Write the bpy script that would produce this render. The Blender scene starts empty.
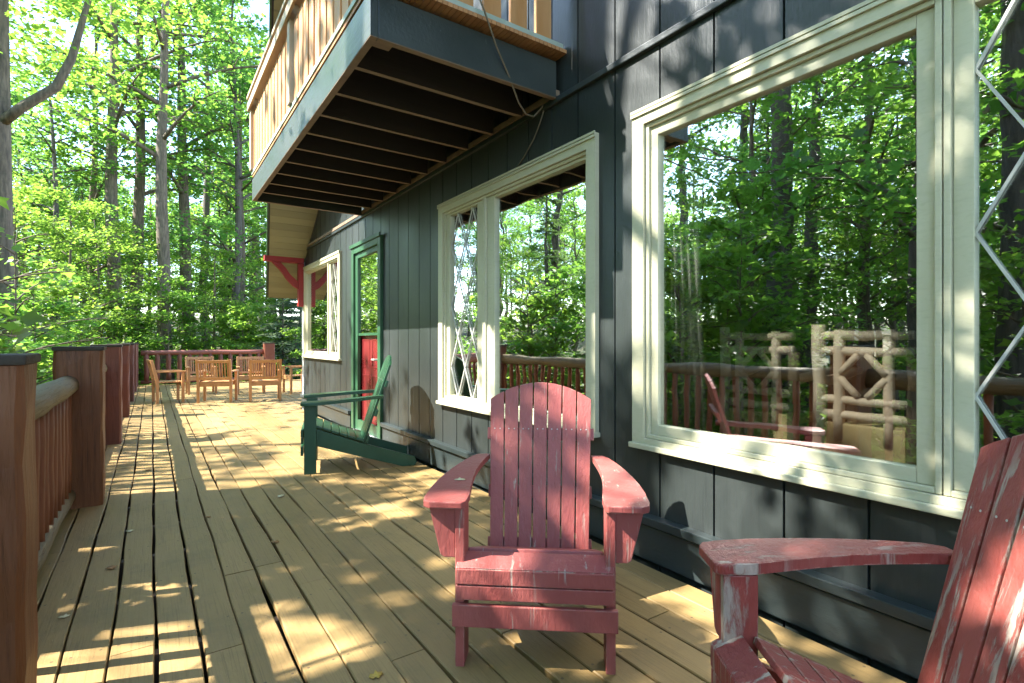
import bpy, bmesh, math, random
import numpy as np
from mathutils import Vector, Matrix
random.seed(7)
PI = math.pi
S = bpy.context.scene
COL = S.collection

# ------------------------------------------------------------------ helpers
def link(o, parent=None):
    COL.objects.link(o)
    if parent is not None:
        o.parent = parent
    return o

def tag(o, label=None, cat=None, group=None, kind=None):
    if label: o['label'] = label
    if cat: o['category'] = cat
    if group: o['group'] = group
    if kind: o['kind'] = kind
    return o

def empty(name, loc=(0, 0, 0), rz=0, **k):
    o = bpy.data.objects.new(name, None)
    o.empty_display_size = 0.1
    o.location = loc
    o.rotation_euler = (0, 0, rz)
    link(o)
    return tag(o, **k)

def to_obj(name, bm, mat, parent=None, bevel=0, smooth=False, loc=None):
    if bevel:
        bmesh.ops.bevel(bm, geom=list(bm.edges), offset=bevel, segments=1 if bevel < .003 else 2,
                        affect='EDGES', profile=0.6, clamp_overlap=True)
    bmesh.ops.recalc_face_normals(bm, faces=list(bm.faces))
    me = bpy.data.meshes.new(name)
    bm.to_mesh(me); bm.free()
    for m in (mat if isinstance(mat, (list, tuple)) else [mat]):
        me.materials.append(m)
    if smooth:
        for p in me.polygons: p.use_smooth = True
    o = bpy.data.objects.new(name, me)
    if loc: o.location = loc
    return link(o, parent)

def box(bm, x0, x1, y0, y1, z0, z1, M=None, mi=0):
    vs = [bm.verts.new((x, y, z)) for x in (x0, x1) for y in (y0, y1) for z in (z0, z1)]
    if M is not None:
        for v in vs: v.co = M @ v.co
    for f in ((0, 1, 3, 2), (4, 6, 7, 5), (0, 4, 5, 1), (2, 3, 7, 6), (0, 2, 6, 4), (1, 5, 7, 3)):
        fc = bm.faces.new([vs[i] for i in f]); fc.material_index = mi
    return vs

def prism(bm, pts, fn, t0, t1, mi=0):
    """pts: 2D outline; fn(a,b,t)->3D"""
    A = [bm.verts.new(fn(a, b, t0)) for a, b in pts]
    B = [bm.verts.new(fn(a, b, t1)) for a, b in pts]
    n = len(pts)
    bm.faces.new(A).material_index = mi
    bm.faces.new(B[::-1]).material_index = mi
    for i in range(n):
        bm.faces.new((A[i], B[i], B[(i + 1) % n], A[(i + 1) % n])).material_index = mi

def tube(bm, pts, radii, n=10, wob=0.0, rng=random, cap=True, mi=0):
    pts = [Vector(p) for p in pts]
    rings = []
    ref = None
    for i, p in enumerate(pts):
        d = (pts[min(i + 1, len(pts) - 1)] - pts[max(i - 1, 0)]).normalized()
        if ref is None:
            ref = Vector((1, 0, 0)) if abs(d.x) < .8 else Vector((0, 1, 0))
        a = (ref - d * ref.dot(d)).normalized(); b = d.cross(a); ref = a
        r = radii[i] if isinstance(radii, (list, tuple)) else radii
        rings.append([bm.verts.new(p + (a * math.cos(2 * PI * k / n) + b * math.sin(2 * PI * k / n)) * r *
                                   (1 + wob * (rng.random() - .5))) for k in range(n)])
    for i in range(len(rings) - 1):
        for k in range(n):
            bm.faces.new((rings[i][k], rings[i][(k + 1) % n], rings[i + 1][(k + 1) % n], rings[i + 1][k])).material_index = mi
    if cap:
        bm.faces.new(rings[0][::-1]).material_index = mi; bm.faces.new(rings[-1]).material_index = mi

def logline(a, b, n=8, bend=.01, rng=random):
    a, b = Vector(a), Vector(b)
    out = []
    for i in range(n):
        t = i / (n - 1)
        p = a.lerp(b, t)
        if 0 < i < n - 1:
            p += Vector((rng.uniform(-1, 1), rng.uniform(-1, 1), rng.uniform(-1, 1))) * bend
        out.append(p)
    return out

# ------------------------------------------------------------------ materials
class NT:
    def __init__(s, name):
        s.m = bpy.data.materials.new(name); s.m.use_nodes = True
        s.t = s.m.node_tree; s.t.nodes.clear()
        s.out = s.n('ShaderNodeOutputMaterial')
    def n(s, typ, **k):
        nd = s.t.nodes.new(typ)
        for a, b in k.items():
            if a.startswith('i_'):
                nd.inputs[a[2:].replace('_', ' ')].default_value = b
            else: setattr(nd, a, b)
        return nd
    def l(s, a, b): s.t.links.new(a, b)
    def math(s, op, a, b=None, clamp=False):
        nd = s.n('ShaderNodeMath', operation=op, use_clamp=clamp)
        for i, v in enumerate((a, b)):
            if v is None: continue
            if isinstance(v, (int, float)): nd.inputs[i].default_value = v
            else: s.l(v, nd.inputs[i])
        return nd.outputs[0]
    def mix(s, f, a, b):
        nd = s.n('ShaderNodeMix', data_type='RGBA')
        for sock, v in ((nd.inputs[0], f), (nd.inputs[6], a), (nd.inputs[7], b)):
            if isinstance(v, (int, float)): sock.default_value = v
            elif isinstance(v, tuple): sock.default_value = (*v, 1)
            else: s.l(v, sock)
        return nd.outputs[2]
    def coords(s, scale=(1, 1, 1), kind='Object'):
        tc = s.n('ShaderNodeTexCoord'); mp = s.n('ShaderNodeMapping')
        mp.inputs['Scale'].default_value = scale
        s.l(tc.outputs[kind], mp.inputs[0])
        return mp.outputs[0]
    def noise(s, vec, scale, detail=5, rough=.6, dist=0):
        nd = s.n('ShaderNodeTexNoise'); nd.inputs['Scale'].default_value = scale
        nd.inputs['Detail'].default_value = detail; nd.inputs['Roughness'].default_value = rough
        nd.inputs['Distortion'].default_value = dist
        s.l(vec, nd.inputs['Vector']); return nd.outputs['Fac']
    def ramp(s, f, lo, hi):
        nd = s.n('ShaderNodeMapRange', clamp=True); s.l(f, nd.inputs[0])
        nd.inputs[1].default_value = lo; nd.inputs[2].default_value = hi
        return nd.outputs[0]

def pmat(name, c1, c2, scale=3, stretch=(1, 1, 1), rough=.6, bump=.15, fine=40, wear=None, wearcol=(.55, .5, .42),
         island=.0, edge=0, nails=False, grain=0, spec=.4, wear_scale=6, wear_stretch=None, wear2=None, dirt=None, rvar=.12):
    t = NT(name)
    v = t.coords(stretch)
    n1 = t.ramp(t.noise(v, scale), .3, .7)
    n2 = t.noise(v, fine, 3)
    col = t.mix(n1, c1, c2)
    if island:
        g = t.n('ShaderNodeNewGeometry')
        hs = t.n('ShaderNodeHueSaturation')
        mr = t.n('ShaderNodeMapRange'); t.l(g.outputs['Random Per Island'], mr.inputs[0])
        mr.inputs[3].default_value = 1 - island; mr.inputs[4].default_value = 1 + island
        t.l(mr.outputs[0], hs.inputs['Value']); t.l(col, hs.inputs['Color']); col = hs.outputs[0]
    h = t.math('ADD', t.math('MULTIPLY', n1, .3), n2)
    if wear:
        vw = t.coords(wear_stretch or stretch)
        w = t.ramp(t.noise(vw, wear_scale, 8, .68, .4), wear, wear + .055)
        if wear2:
            w = t.math('MULTIPLY', w, t.ramp(t.noise(t.coords(), 2.3, 2), *wear2))
        wc = t.mix(n2, wearcol, tuple(x * .6 for x in wearcol))
        col = t.mix(w, col, wc)
        h = t.math('SUBTRACT', h, t.math('MULTIPLY', w, .8))
    if grain:
        gs = t.coords(grain[1]); gn = t.noise(gs, 3.0, 5, .7, .6)
        col = t.mix(t.math('MULTIPLY', t.ramp(gn, .50, .70), grain[0]), col, tuple(x * .55 for x in c1))
        h = t.math('SUBTRACT', h, t.math('MULTIPLY', t.ramp(gn, .5, .75), .5))
    if edge:
        bv = t.n('ShaderNodeBevel', samples=4); bv.inputs['Radius'].default_value = .009
        gg = t.n('ShaderNodeNewGeometry'); dt = t.n('ShaderNodeVectorMath', operation='DOT_PRODUCT')
        t.l(bv.outputs[0], dt.inputs[0]); t.l(gg.outputs['True Normal'], dt.inputs[1])
        e = t.ramp(t.math('SUBTRACT', 1.0, dt.outputs['Value']), .04, .22)
        e = t.math('MULTIPLY', e, t.ramp(t.noise(t.coords(), 17, 6, .7), .47, .56))
        col = t.mix(t.math('MULTIPLY', e, edge), col, (.36, .29, .22))
    if nails:
        sx = t.n('ShaderNodeSeparateXYZ'); t.l(t.coords(), sx.inputs[0])
        fx = t.math('FRACT', t.math('MULTIPLY', t.math('SUBTRACT', sx.outputs[0], -.75), 1 / .152))
        dx = t.math('MULTIPLY', t.math('SUBTRACT', t.math('ABSOLUTE', t.math('SUBTRACT', fx, .5)), .31), .152)
        dy = t.math('MULTIPLY', t.math('SUBTRACT', t.math('FRACT', t.math('MULTIPLY', sx.outputs[1], 1 / .6)), .5), .6)
        rr_ = t.math('SQRT', t.math('ADD', t.math('MULTIPLY', dx, dx), t.math('MULTIPLY', dy, dy)))
        nm = t.math('LESS_THAN', rr_, .0055)
        col = t.mix(t.math('MULTIPLY', nm, .75), col, (.07, .05, .03))
        h = t.math('SUBTRACT', h, nm)
    if dirt:
        d = t.ramp(t.noise(t.coords(), dirt[0], 6, .7), dirt[1], dirt[1] + .2)
        col = t.mix(t.math('MULTIPLY', d, dirt[2]), col, dirt[3])
    p = t.n('ShaderNodeBsdfPrincipled')
    t.l(col, p.inputs['Base Color'])
    rr = t.n('ShaderNodeMapRange'); t.l(n1, rr.inputs[0]); rr.inputs[3].default_value = max(.05, rough - rvar); rr.inputs[4].default_value = min(1, rough + rvar)
    t.l(rr.outputs[0], p.inputs['Roughness'])
    p.inputs['Specular IOR Level'].default_value = spec
    if bump:
        b = t.n('ShaderNodeBump'); b.inputs['Strength'].default_value = bump; b.inputs['Distance'].default_value = .01
        t.l(h, b.inputs['Height']); t.l(b.outputs[0], p.inputs['Normal'])
    t.l(p.outputs[0], t.out.inputs[0])
    return t.m

def leafmat(name, cols, trans=(.30, .42, .05), tf=.45):
    t = NT(name)
    g = t.n('ShaderNodeNewGeometry')
    cr = t.n('ShaderNodeValToRGB'); cr.color_ramp.interpolation = 'LINEAR'
    els = cr.color_ramp.elements
    while len(els) < len(cols): els.new(.5)
    for i, c in enumerate(cols):
        els[i].position = i / (len(cols) - 1); els[i].color = (*c, 1)
    t.l(g.outputs['Random Per Island'], cr.inputs[0])
    oi = t.n('ShaderNodeObjectInfo')
    hs = t.n('ShaderNodeHueSaturation')
    mr = t.n('ShaderNodeMapRange'); t.l(oi.outputs['Random'], mr.inputs[0]); mr.inputs[3].default_value = .8; mr.inputs[4].default_value = 1.25
    t.l(mr.outputs[0], hs.inputs['Value']); t.l(cr.outputs[0], hs.inputs['Color'])
    mh = t.n('ShaderNodeMapRange'); t.l(oi.outputs['Random'], mh.inputs[0]); mh.inputs[3].default_value = .485; mh.inputs[4].default_value = .515
    t.l(mh.outputs[0], hs.inputs['Hue'])
    p = t.n('ShaderNodeBsdfPrincipled'); t.l(hs.outputs[0], p.inputs['Base Color'])
    p.inputs['Roughness'].default_value = .45; p.inputs['Specular IOR Level'].default_value = .35
    tr = t.n('ShaderNodeBsdfTranslucent')
    mx = t.mix(.6, hs.outputs[0], trans)
    t.l(mx, tr.inputs[0])
    ms = t.n('ShaderNodeMixShader'); ms.inputs[0].default_value = tf
    t.l(p.outputs[0], ms.inputs[1]); t.l(tr.outputs[0], ms.inputs[2])
    t.l(ms.outputs[0], t.out.inputs[0])
    return t.m

def glassmat(name, refl=.40, tint=(.92, .94, .92), wav=.007):
    t = NT(name)
    gl = t.n('ShaderNodeBsdfGlossy'); gl.inputs['Roughness'].default_value = 0.0
    gl.inputs['Color'].default_value = (.95, .97, .96, 1)
    tr = t.n('ShaderNodeBsdfTransparent'); tr.inputs[0].default_value = (*tint, 1)
    n = t.noise(t.coords((1, 1, 2.6)), 1.7, 1)
    b = t.n('ShaderNodeBump'); b.inputs['Strength'].default_value = wav; b.inputs['Distance'].default_value = .2
    t.l(n, b.inputs['Height']); t.l(b.outputs[0], gl.inputs['Normal'])
    lw = t.n('ShaderNodeLayerWeight'); lw.inputs[0].default_value = .35
    f = t.math('ADD', t.math('MULTIPLY', lw.outputs['Facing'], .45), refl, clamp=True)
    ms = t.n('ShaderNodeMixShader'); t.l(f, ms.inputs[0])
    t.l(tr.outputs[0], ms.inputs[1]); t.l(gl.outputs[0], ms.inputs[2])
    t.l(ms.outputs[0], t.out.inputs[0])
    return t.m

M = {}
M['siding'] = pmat('siding_paint', (.0165, .0210, .0185), (.0235, .0290, .026), 1.2, (1, 1, .35), .42, .12, 60, spec=.6, dirt=(3.5, .55, .35, (.045, .05, .048)), wear=.70, wearcol=(.10, .11, .105), wear_scale=14, wear_stretch=(1, 1.5, .25), grain=(.5, (1, 26, .9)))
M['sidingtrim'] = pmat('dark_trim_paint', (.014, .021, .02), (.026, .035, .033), 3, (1, .4, 1), .45, .15, 60, spec=.6, wear=.66, wearcol=(.2, .2, .19))
M['cream'] = pmat('cream_frame_paint', (.44, .415, .27), (.50, .475, .325), 4, (1, .6, .6), .4, .06, 70, dirt=(5, .58, .4, (.33, .31, .22)), grain=(.18, (1, 6, 22)))
M['muntin'] = pmat('muntin_paint', (.48, .47, .40), (.40, .38, .32), 8, (1, 1, 1), .5, .05, 60)
M['glass'] = glassmat('window_glass')
M['doorglass'] = glassmat('door_glass', .4)
M['deck'] = pmat('deck_paint', (.236, .148, .052), (.292, .192, .073), 1.6, (1, .22, 1), .55, .22, 55, island=.13, spec=.35, wear=.66, wearcol=(.19, .13, .075), wear_scale=7, wear_stretch=(5, .8, 1), wear2=(.48, .6), dirt=(2.2, .5, .5, (.125, .095, .04)), nails=True, grain=(.6, (42, .8, 8)))
M['deckframe'] = pmat('deck_frame_wood', (.10, .06, .03), (.15, .09, .05), 4, (1, .2, 1), .8, .2, 40)
M['red'] = pmat('worn_red_paint', (.255, .056, .047), (.315, .088, .072), 4, (1, 1, .35), .5, .35, 60, wear=.60, wearcol=(.42, .32, .26), wear_scale=10, wear_stretch=(4, 1.2, .22), wear2=(.44, .54), island=.10, edge=.8, spec=.4)
M['redworn'] = pmat('very_worn_red_paint', (.205, .027, .021), (.295, .074, .054), 5, (1, 1, .35), .55, .5, 60, wear=.54, wearcol=(.42, .33, .26), wear_scale=8, wear_stretch=(4, 1.2, .18), wear2=(.38, .50), island=.14, edge=.9, spec=.4)
M['screw'] = pmat('screw_steel', (.5, .48, .42), (.4, .38, .33), 20, rough=.4, bump=0)
M['green'] = pmat('green_paint', (.010, .048, .020), (.017, .072, .030), 4, (1, 1, .5), .4, .12, 60, wear=.70, wearcol=(.2, .24, .18), island=.08, spec=.5)
M['doorgreen'] = pmat('door_frame_green', (.022, .07, .032), (.032, .095, .045), 4, rough=.4, bump=.08)
M['doorred'] = pmat('door_red', (.14, .014, .014), (.18, .022, .022), 3, rough=.3, bump=.05, spec=.6)
M['bracket'] = pmat('bracket_red', (.20, .012, .010), (.26, .02, .016), 4, rough=.5, bump=.1)
M['post'] = pmat('post_stain', (.14, .043, .011), (.19, .066, .019), 3, (3, 3, .35), .55, .45, 22, wear=.66, wearcol=(.30, .16, .08), wear_scale=6, wear_stretch=(4, 4, .5), spec=.4, grain=(.85, (16, 16, .7)))
M['postred'] = pmat('post_stain_red', (.13, .036, .018), (.18, .055, .028), 3, (3, 3, .35), .55, .35, 22, wear=.68, wearcol=(.35, .2, .15), wear_scale=5, grain=(.6, (16, 16, .7)))
M['cap'] = pmat('post_cap', (.03, .022, .015), (.06, .045, .03), 6, rough=.8, bump=.5)
M['baluster'] = pmat('baluster_stain', (.17, .05, .022), (.24, .085, .04), 4, (2, 2, .4), .55, .35, 25, island=.15)
M['rail'] = pmat('log_rail_weathered', (.13, .095, .045), (.20, .155, .085), 3, (2, .3, 2), .65, .5, 30, wear=.62, wearcol=(.16, .075, .04), wear_stretch=(4, .5, 4), wear_scale=7, grain=(.7, (24, .8, 24)))
M['railred'] = pmat('log_rail_red', (.16, .048, .03), (.22, .08, .055), 3, (.4, 2, 2), .6, .35, 30)
M['cedar'] = pmat('cedar_boards', (.42, .19, .06), (.55, .30, .13), 3, (2, 2, .3), .6, .25, 30, island=.18)
M['balrail'] = pmat('balcony_rail_wood', (.35, .27, .17), (.45, .36, .24), 3, (2, .3, 2), .6, .2, 30)
M['teal'] = pmat('teal_beam_paint', (.026, .032, .025), (.042, .049, .04), 2.5, (1, .3, 1), .4, .25, 40, wear=.68, wearcol=(.3, .32, .32), wear_stretch=(4, 1, 1), spec=.6)
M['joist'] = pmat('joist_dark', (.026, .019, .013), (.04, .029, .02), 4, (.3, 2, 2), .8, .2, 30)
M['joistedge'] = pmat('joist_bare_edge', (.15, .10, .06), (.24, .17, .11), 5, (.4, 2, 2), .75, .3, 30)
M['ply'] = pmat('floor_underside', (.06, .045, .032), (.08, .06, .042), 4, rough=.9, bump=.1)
M['ribbed'] = pmat('ribbed_decking', (.38, .17, .06), (.48, .24, .1), 4, rough=.6, bump=.2, island=.12)
M['paletrim'] = pmat('pale_green_trim', (.30, .36, .28), (.42, .46, .38), 6, (1, .4, 1), .55, .2, 40)
M['soffit'] = pmat('soffit_boards', (.15, .143, .072), (.20, .19, .10), 2, (.3, 2, 2), .55, .15, 40, island=.12)
M['roofing'] = pmat('roof_shingles', (.04, .04, .04), (.07, .065, .06), 8, rough=.9, bump=.4)
M['corner'] = pmat('corner_trim_pale', (.45, .46, .44), (.55, .55, .52), 4, rough=.5, bump=.1)
M['inwall'] = pmat('interior_panelling', (.10, .06, .03), (.14, .085, .045), 2, (1, 2, .3), .6, .1, 20)
M['infloor'] = pmat('interior_floor', (.16, .09, .045), (.22, .13, .06), 3, rough=.4, bump=.05)
M['curtain'] = pmat('curtain_cloth', (.16, .16, .14), (.2, .2, .18), 8, rough=.9, bump=.05)
M['teak'] = pmat('oiled_teak', (.42, .18, .06), (.54, .27, .10), 5, (2, 2, .5), .45, .15, 40, island=.1, spec=.5)
M['peeled'] = pmat('peeled_log', (.70, .54, .39), (.78, .63, .48), 5, (2, 2, .4), .55, .3, 25, island=.1)
M['barklog'] = pmat('bark_log', (.13, .09, .06), (.2, .15, .1), 8, (2, 2, .4), .8, .6, 30)
M['seatwood'] = pmat('pine_seat', (.68, .50, .24), (.76, .58, .3), 5, (.4, 1, 2), .45, .1, 25)
M['cable'] = pmat('cable_jacket', (.13, .10, .06), (.18, .14, .09), 10, rough=.6, bump=0)
M['bark'] = pmat('bark_grey', (.055, .040, .026), (.20, .155, .105), 6, (3, 3, .5), .9, 1.0, 14, dirt=(7, .52, .6, (.045, .05, .03)))
M['barkdark'] = pmat('bark_dark', (.045, .036, .028), (.15, .125, .10), 6, (3, 3, .4), .9, 1.0, 14, dirt=(7, .52, .6, (.03, .03, .02)))
M['leaf'] = leafmat('maple_leaves', [(.03, .085, .014), (.05, .125, .02), (.075, .165, .026), (.115, .19, .03)], (.38, .70, .08), .55)
M['leafyellow'] = leafmat('yellowing_leaves', [(.035, .095, .014), (.06, .14, .02), (.09, .175, .026), (.17, .21, .03)], (.44, .70, .08), .55)
M['leafcool'] = leafmat('cool_green_leaves', [(.025, .075, .018), (.045, .11, .026), (.07, .145, .034)], (.32, .66, .10), .54)
M['needle'] = leafmat('conifer_needles', [(.035, .08, .03), (.055, .11, .035), (.08, .14, .045)], (.25, .42, .10), .38)
M['needlepale'] = leafmat('pale_spruce_needles', [(.07, .12, .07), (.10, .16, .09), (.13, .19, .11)], (.25, .35, .15), .3)
M['fern'] = leafmat('undergrowth_leaves', [(.05, .11, .02), (.08, .15, .03), (.12, .19, .035)], (.5, .7, .1), .5)
M['fallen'] = pmat('fallen_yellow_leaf', (.5, .36, .05), (.4, .22, .04), 30, rough=.6, bump=.1)
M['fallenbrown'] = pmat('fallen_brown_leaf', (.3, .15, .05), (.2, .1, .03), 30, rough=.7, bump=.1)
M['fallenpale'] = pmat('fallen_pale_leaf', (.55, .5, .3), (.5, .42, .22), 30, rough=.7, bump=.1)
M['cabin'] = pmat('pale_cabin_siding', (.5, .5, .5), (.58, .58, .58), 2, rough=.6, bump=.05)
def groundmat():
    t = NT('forest_floor')
    v = t.coords()
    a = t.ramp(t.noise(v, .5, 6), .35, .65); b = t.noise(v, 14, 4, .7)
    col = t.mix(a, (.10, .07, .04), (.07, .10, .03))
    col = t.mix(t.ramp(b, .5, .7), col, (.13, .09, .045))
    p = t.n('ShaderNodeBsdfPrincipled'); t.l(col, p.inputs['Base Color']); p.inputs['Roughness'].default_value = .95
    bp = t.n('ShaderNodeBump'); bp.inputs['Strength'].default_value = .8; bp.inputs['Distance'].default_value = .06
    t.l(b, bp.inputs['Height']); t.l(bp.outputs[0], p.inputs['Normal'])
    t.l(p.outputs[0], t.out.inputs[0]); return t.m
M['ground'] = groundmat()

# ------------------------------------------------------------------ camera, sun, sky
F, VP = 525.0, 152.0
TH = math.atan((512 - VP) / F)
cam = bpy.data.cameras.new('camera'); cam.sensor_width = 36; cam.lens = F / 1024 * 36; cam.clip_end = 2000; cam.clip_start = .02
co = bpy.data.objects.new('camera', cam); COL.objects.link(co)
co.location = (0, 0, 1.25); co.rotation_euler = (PI / 2, 0, -TH)
S.camera = co
EL = math.radians(47); SX, SY = -.933, .36
sv = Vector((SX * math.cos(EL), SY * math.cos(EL), math.sin(EL))).normalized()
sun = bpy.data.lights.new('sun', 'SUN'); sun.energy = 4.1; sun.angle = math.radians(.42); sun.color = (1, .965, .92)
so = bpy.data.objects.new('sun', sun); COL.objects.link(so); so.location = (-30, 15, 40)
so.rotation_euler = (-sv).to_track_quat('-Z', 'Y').to_euler()
w = bpy.data.worlds.new('World'); S.world = w; w.use_nodes = True
wt = w.node_tree
bg = wt.nodes['Background']
sky = wt.nodes.new('ShaderNodeTexSky'); sky.sky_type = 'NISHITA'; sky.sun_disc = False
sky.sun_elevation = EL; sky.sun_rotation = math.atan2(SX, SY) % (2 * PI)
sky.air_density = 1.0; sky.dust_density = .3; sky.ozone_density = 1.3
wt.links.new(sky.outputs[0], bg.inputs[0]); bg.inputs[1].default_value = .15
vs = S.view_settings
vs.view_transform = 'Standard'; vs.look = 'None'; vs.gamma = 1; vs.exposure = 2.75
try: vs.use_curve_mapping = False
except Exception: pass
S.cycles.max_bounces = 8; S.cycles.transparent_max_bounces = 12
S.cycles.diffuse_bounces = 4

# ------------------------------------------------------------------ ground
def ground_z(x, y):
    r = math.hypot(x - 1, y - 6)
    return -.75 + .10 * math.sin(x * .31 + 1) * math.cos(y * .27) + max(0, r - 26) * .10 * min(1, max(0, (140 - r) / 60))
bm = bmesh.new()
xs = [-400, -250, -150, -100, -70] + [-50 + 2.5 * i for i in range(41)] + [70, 100, 150, 250, 400]
ys = [-400, -250, -150, -100, -60] + [-30 + 2.5 * i for i in range(49)] + [110, 150, 250, 400]
g = [[bm.verts.new((x, y, ground_z(x, y))) for y in ys] for x in xs]
for i in range(len(xs) - 1):
    for j in range(len(ys) - 1):
        bm.faces.new((g[i][j], g[i + 1][j], g[i + 1][j + 1], g[i][j + 1]))
tag(to_obj('forest_floor', bm, M['ground'], smooth=True), kind='structure')

# ------------------------------------------------------------------ deck
DX = 2.36                      # house wall plane
def deck():
    rng = random.Random(3)
    bm = bmesh.new()
    pitch = .152; x0 = -.142 - 4 * pitch
    k = 0
    def wav(seed):
        r = random.Random(seed); ph = [r.uniform(0, 6.28) for _ in range(4)]
        return lambda y: .0035 * math.sin(y * 1.9 + ph[0]) + .0025 * math.sin(y * 4.3 + ph[1]) + .0015 * math.sin(y * 9 + ph[2])
    while True:
        xa = x0 + k * pitch; xb = xa + pitch
        if xa > 6.4: break
        near = xb < DX - .005
        if near or xa > DX - .16:
            ylo = -4.2 if near else 10.46
            if not near and xa < DX: ylo = 10.46
            # joints
            js = [ylo]; y = ylo + rng.uniform(1.2, 4.6)
            fixed = {3: [2.08], 4: [2.62], 6: [2.42], 7: [6.6]}.get(k, [])
            while y < 18.2:
                if abs(y - 13.05) > .8: js.append(y)
                y += rng.uniform(3.4, 4.8)
            js += fixed + [13.05, 18.25]
            js = sorted(js)
            clean = [js[0]]
            for q in js[1:]:
                if q - clean[-1] > .7 or q in fixed or q > 18.2: clean.append(q)
            gl = .0035 + rng.random() * .003; gr = .0035 + rng.random() * .003
            if k in (8, 5, 6): gl += .003
            wl, wr = wav(k * 2), wav(k * 2 + 1)
            for a, b in zip(clean[:-1], clean[1:]):
                a2, b2 = a + .003, b - .003
                n = max(2, int((b2 - a2) / .16)) if b < 9 else max(2, int((b2 - a2) / .5))
                dz = rng.uniform(-.0015, .0015)
                L = []
                e = .004
                for i in range(n + 1):
                    yy = a2 + (b2 - a2) * i / n
                    l = xa + gl + wl(yy); r = xb - gr + wr(yy)
                    if not near and xa < DX: pass
                    row = [(l, yy, -.03), (l, yy, dz - e), (l + e, yy, dz), (r - e, yy, dz), (r, yy, dz - e), (r, yy, -.03)]
                    L.append([bm.verts.new(p) for p in row])
                for i in range(n):
                    for j in range(5):
                        bm.faces.new((L[i][j], L[i][j + 1], L[i + 1][j + 1], L[i + 1][j]))
                bm.faces.new(L[0][::-1]); bm.faces.new(L[-1])
        k += 1
    o = to_obj('deck', bm, M['deck']); tag(o, kind='structure')
    bm = bmesh.new()
    y = -4
    while y < 18.2:                       # joists under the boards
        box(bm, -.70, 2.30 if y < 10.5 else 6.4, y, y + .045, -.24, -.034); y += .6
    box(bm, -.82, -.775, -4.2, 18.25, -.27, -.006)
    box(bm, -.745, 6.4, 18.265, 18.31, -.27, -.006)
    y = -3
    while y < 18:
        box(bm, -.70, -.56, y + .1, y + .24, -1.3, -.245); y += 3.2
    tag(to_obj('deck_frame', bm, M['deckframe']), kind='structure')
deck()

# ------------------------------------------------------------------ house
house = empty('house', (DX, 2, 0), label='dark green two storey wooden house with cream windows and a balcony along the deck', cat='house')
HOFF = Vector((-DX, -2, 0))
def hobj(name, bm, mat, parent=None, **k):
    bmesh.ops.translate(bm, vec=HOFF, verts=list(bm.verts))
    return to_obj(name, bm, mat, parent or house, **k)
# openings (y0,y1,z0,z1)
OPEN = [(-.42, 2.14, .645, 2.58), (2.465, 4.675, .65, 2.58), (8.0, 10.27, .97, 2.61), (6.27, 7.40, .0, 2.565)]
YB0, YB1 = -5.0, 10.40
def rake(y): return (2.89 + .78 * (10.15 - y)) if y > 2.5 else (2.89 + .78 * (10.15 - 5 + y))
def siding():
    seams = [.922, 1.264, 1.623, 1.968, 2.316, 2.658, 2.936, 3.22, 3.51, 3.80, 4.08, 4.36, 4.645, 4.93, 5.20, 5.49, 5.78, 6.06]
    ys = [YB0 + .345 * i for i in range(0, 17)]
    ys = [y for y in ys if y < .75] + seams
    y = 6.34
    while y < YB1 - .1:
        ys.append(y); y += .285
    ys.append(YB1)
    bm = bmesh.new()
    gp = .006
    for a, b in zip(ys[:-1], ys[1:]):
        # split into sub-columns by openings
        cuts = sorted({a, b} | {v for o in OPEN for v in o[:2] if a < v < b})
        for c0, c1 in zip(cuts[:-1], cuts[1:]):
            l = c0 + (gp if c0 == a else 0); r = c1 - (gp if c1 == b else 0)
            mid = (c0 + c1) / 2
            zs = [(-.8, 2.93)]
            for o in OPEN:
                if o[0] < mid < o[1]:
                    zs = [q for q in ((-.8, o[2]), (o[3], 2.93)) if q[1] - q[0] > .01]
            for z0, z1 in zs:
                box(bm, DX, DX + .02, l, r, z0, z1)
            # upper storey
            zt = [rake(l) - .02, rake(r) - .02]
            pts = [(l, 2.96), (r, 2.96), (r, zt[1]), (l, zt[0])]
            if l < 2.5 < r: pts.insert(3, (2.5, rake(2.5) - .02))
            prism(bm, pts, lambda p, q, t: (t, p, q), DX, DX + .02)
    wallo = hobj('wall', bm, M['siding'])
    bm = bmesh.new()                               # the wall behind the boards
    ysb = sorted({YB0, YB1} | {v for o in OPEN for v in o[:2]})
    for a, b in zip(ysb[:-1], ysb[1:]):
        mid = (a + b) / 2; zs = [(-.8, 2.93)]
        for o in OPEN:
            if o[0] < mid < o[1]: zs = [q for q in ((-.8, o[2]), (o[3], 2.93)) if q[1] - q[0] > .01]
        for z0, z1 in zs: box(bm, DX + .021, DX + .14, a, b, z0, z1)
    prism(bm, [(YB0, 2.935), (YB1, 2.935), (YB1, rake(YB1) - .03), (2.5, rake(2.5) - .03), (YB0, rake(YB0) - .03)], lambda p, q, t: (t, p, q), DX + .021, DX + .14)
    # far side and back of the house
    box(bm, DX + .142, 8.0, YB1 - .14, YB1 - .004, -.8, 2.6)
    box(bm, DX + .142, 8.0, YB0, YB0 + .14, -.8, 2.6)
    box(bm, 7.9, 8.0, YB0 + .142, YB1 - .142, -.8, 2.6)
    hobj('sheathing', bm, M['sidingtrim'], wallo)
siding()
bm = bmesh.new(); box(bm, DX - .028, DX + .001, YB0, 6.0, 2.925, 2.965); box(bm, DX - .028, DX + .001, 6.0, YB1, 2.925, 2.965)
hobj('trim_band', bm, M['sidingtrim'], bevel=.006)
bm = bmesh.new()
for a, b in ((YB0, 6.2), (7.47, YB1)):
    box(bm, DX - .035, DX - .001, a, b, .004, .20)
    box(bm, DX - .065, DX - .001, a, b, .215, .262)
hobj('skirt_board', bm, M['sidingtrim'], bevel=.006)
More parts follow.
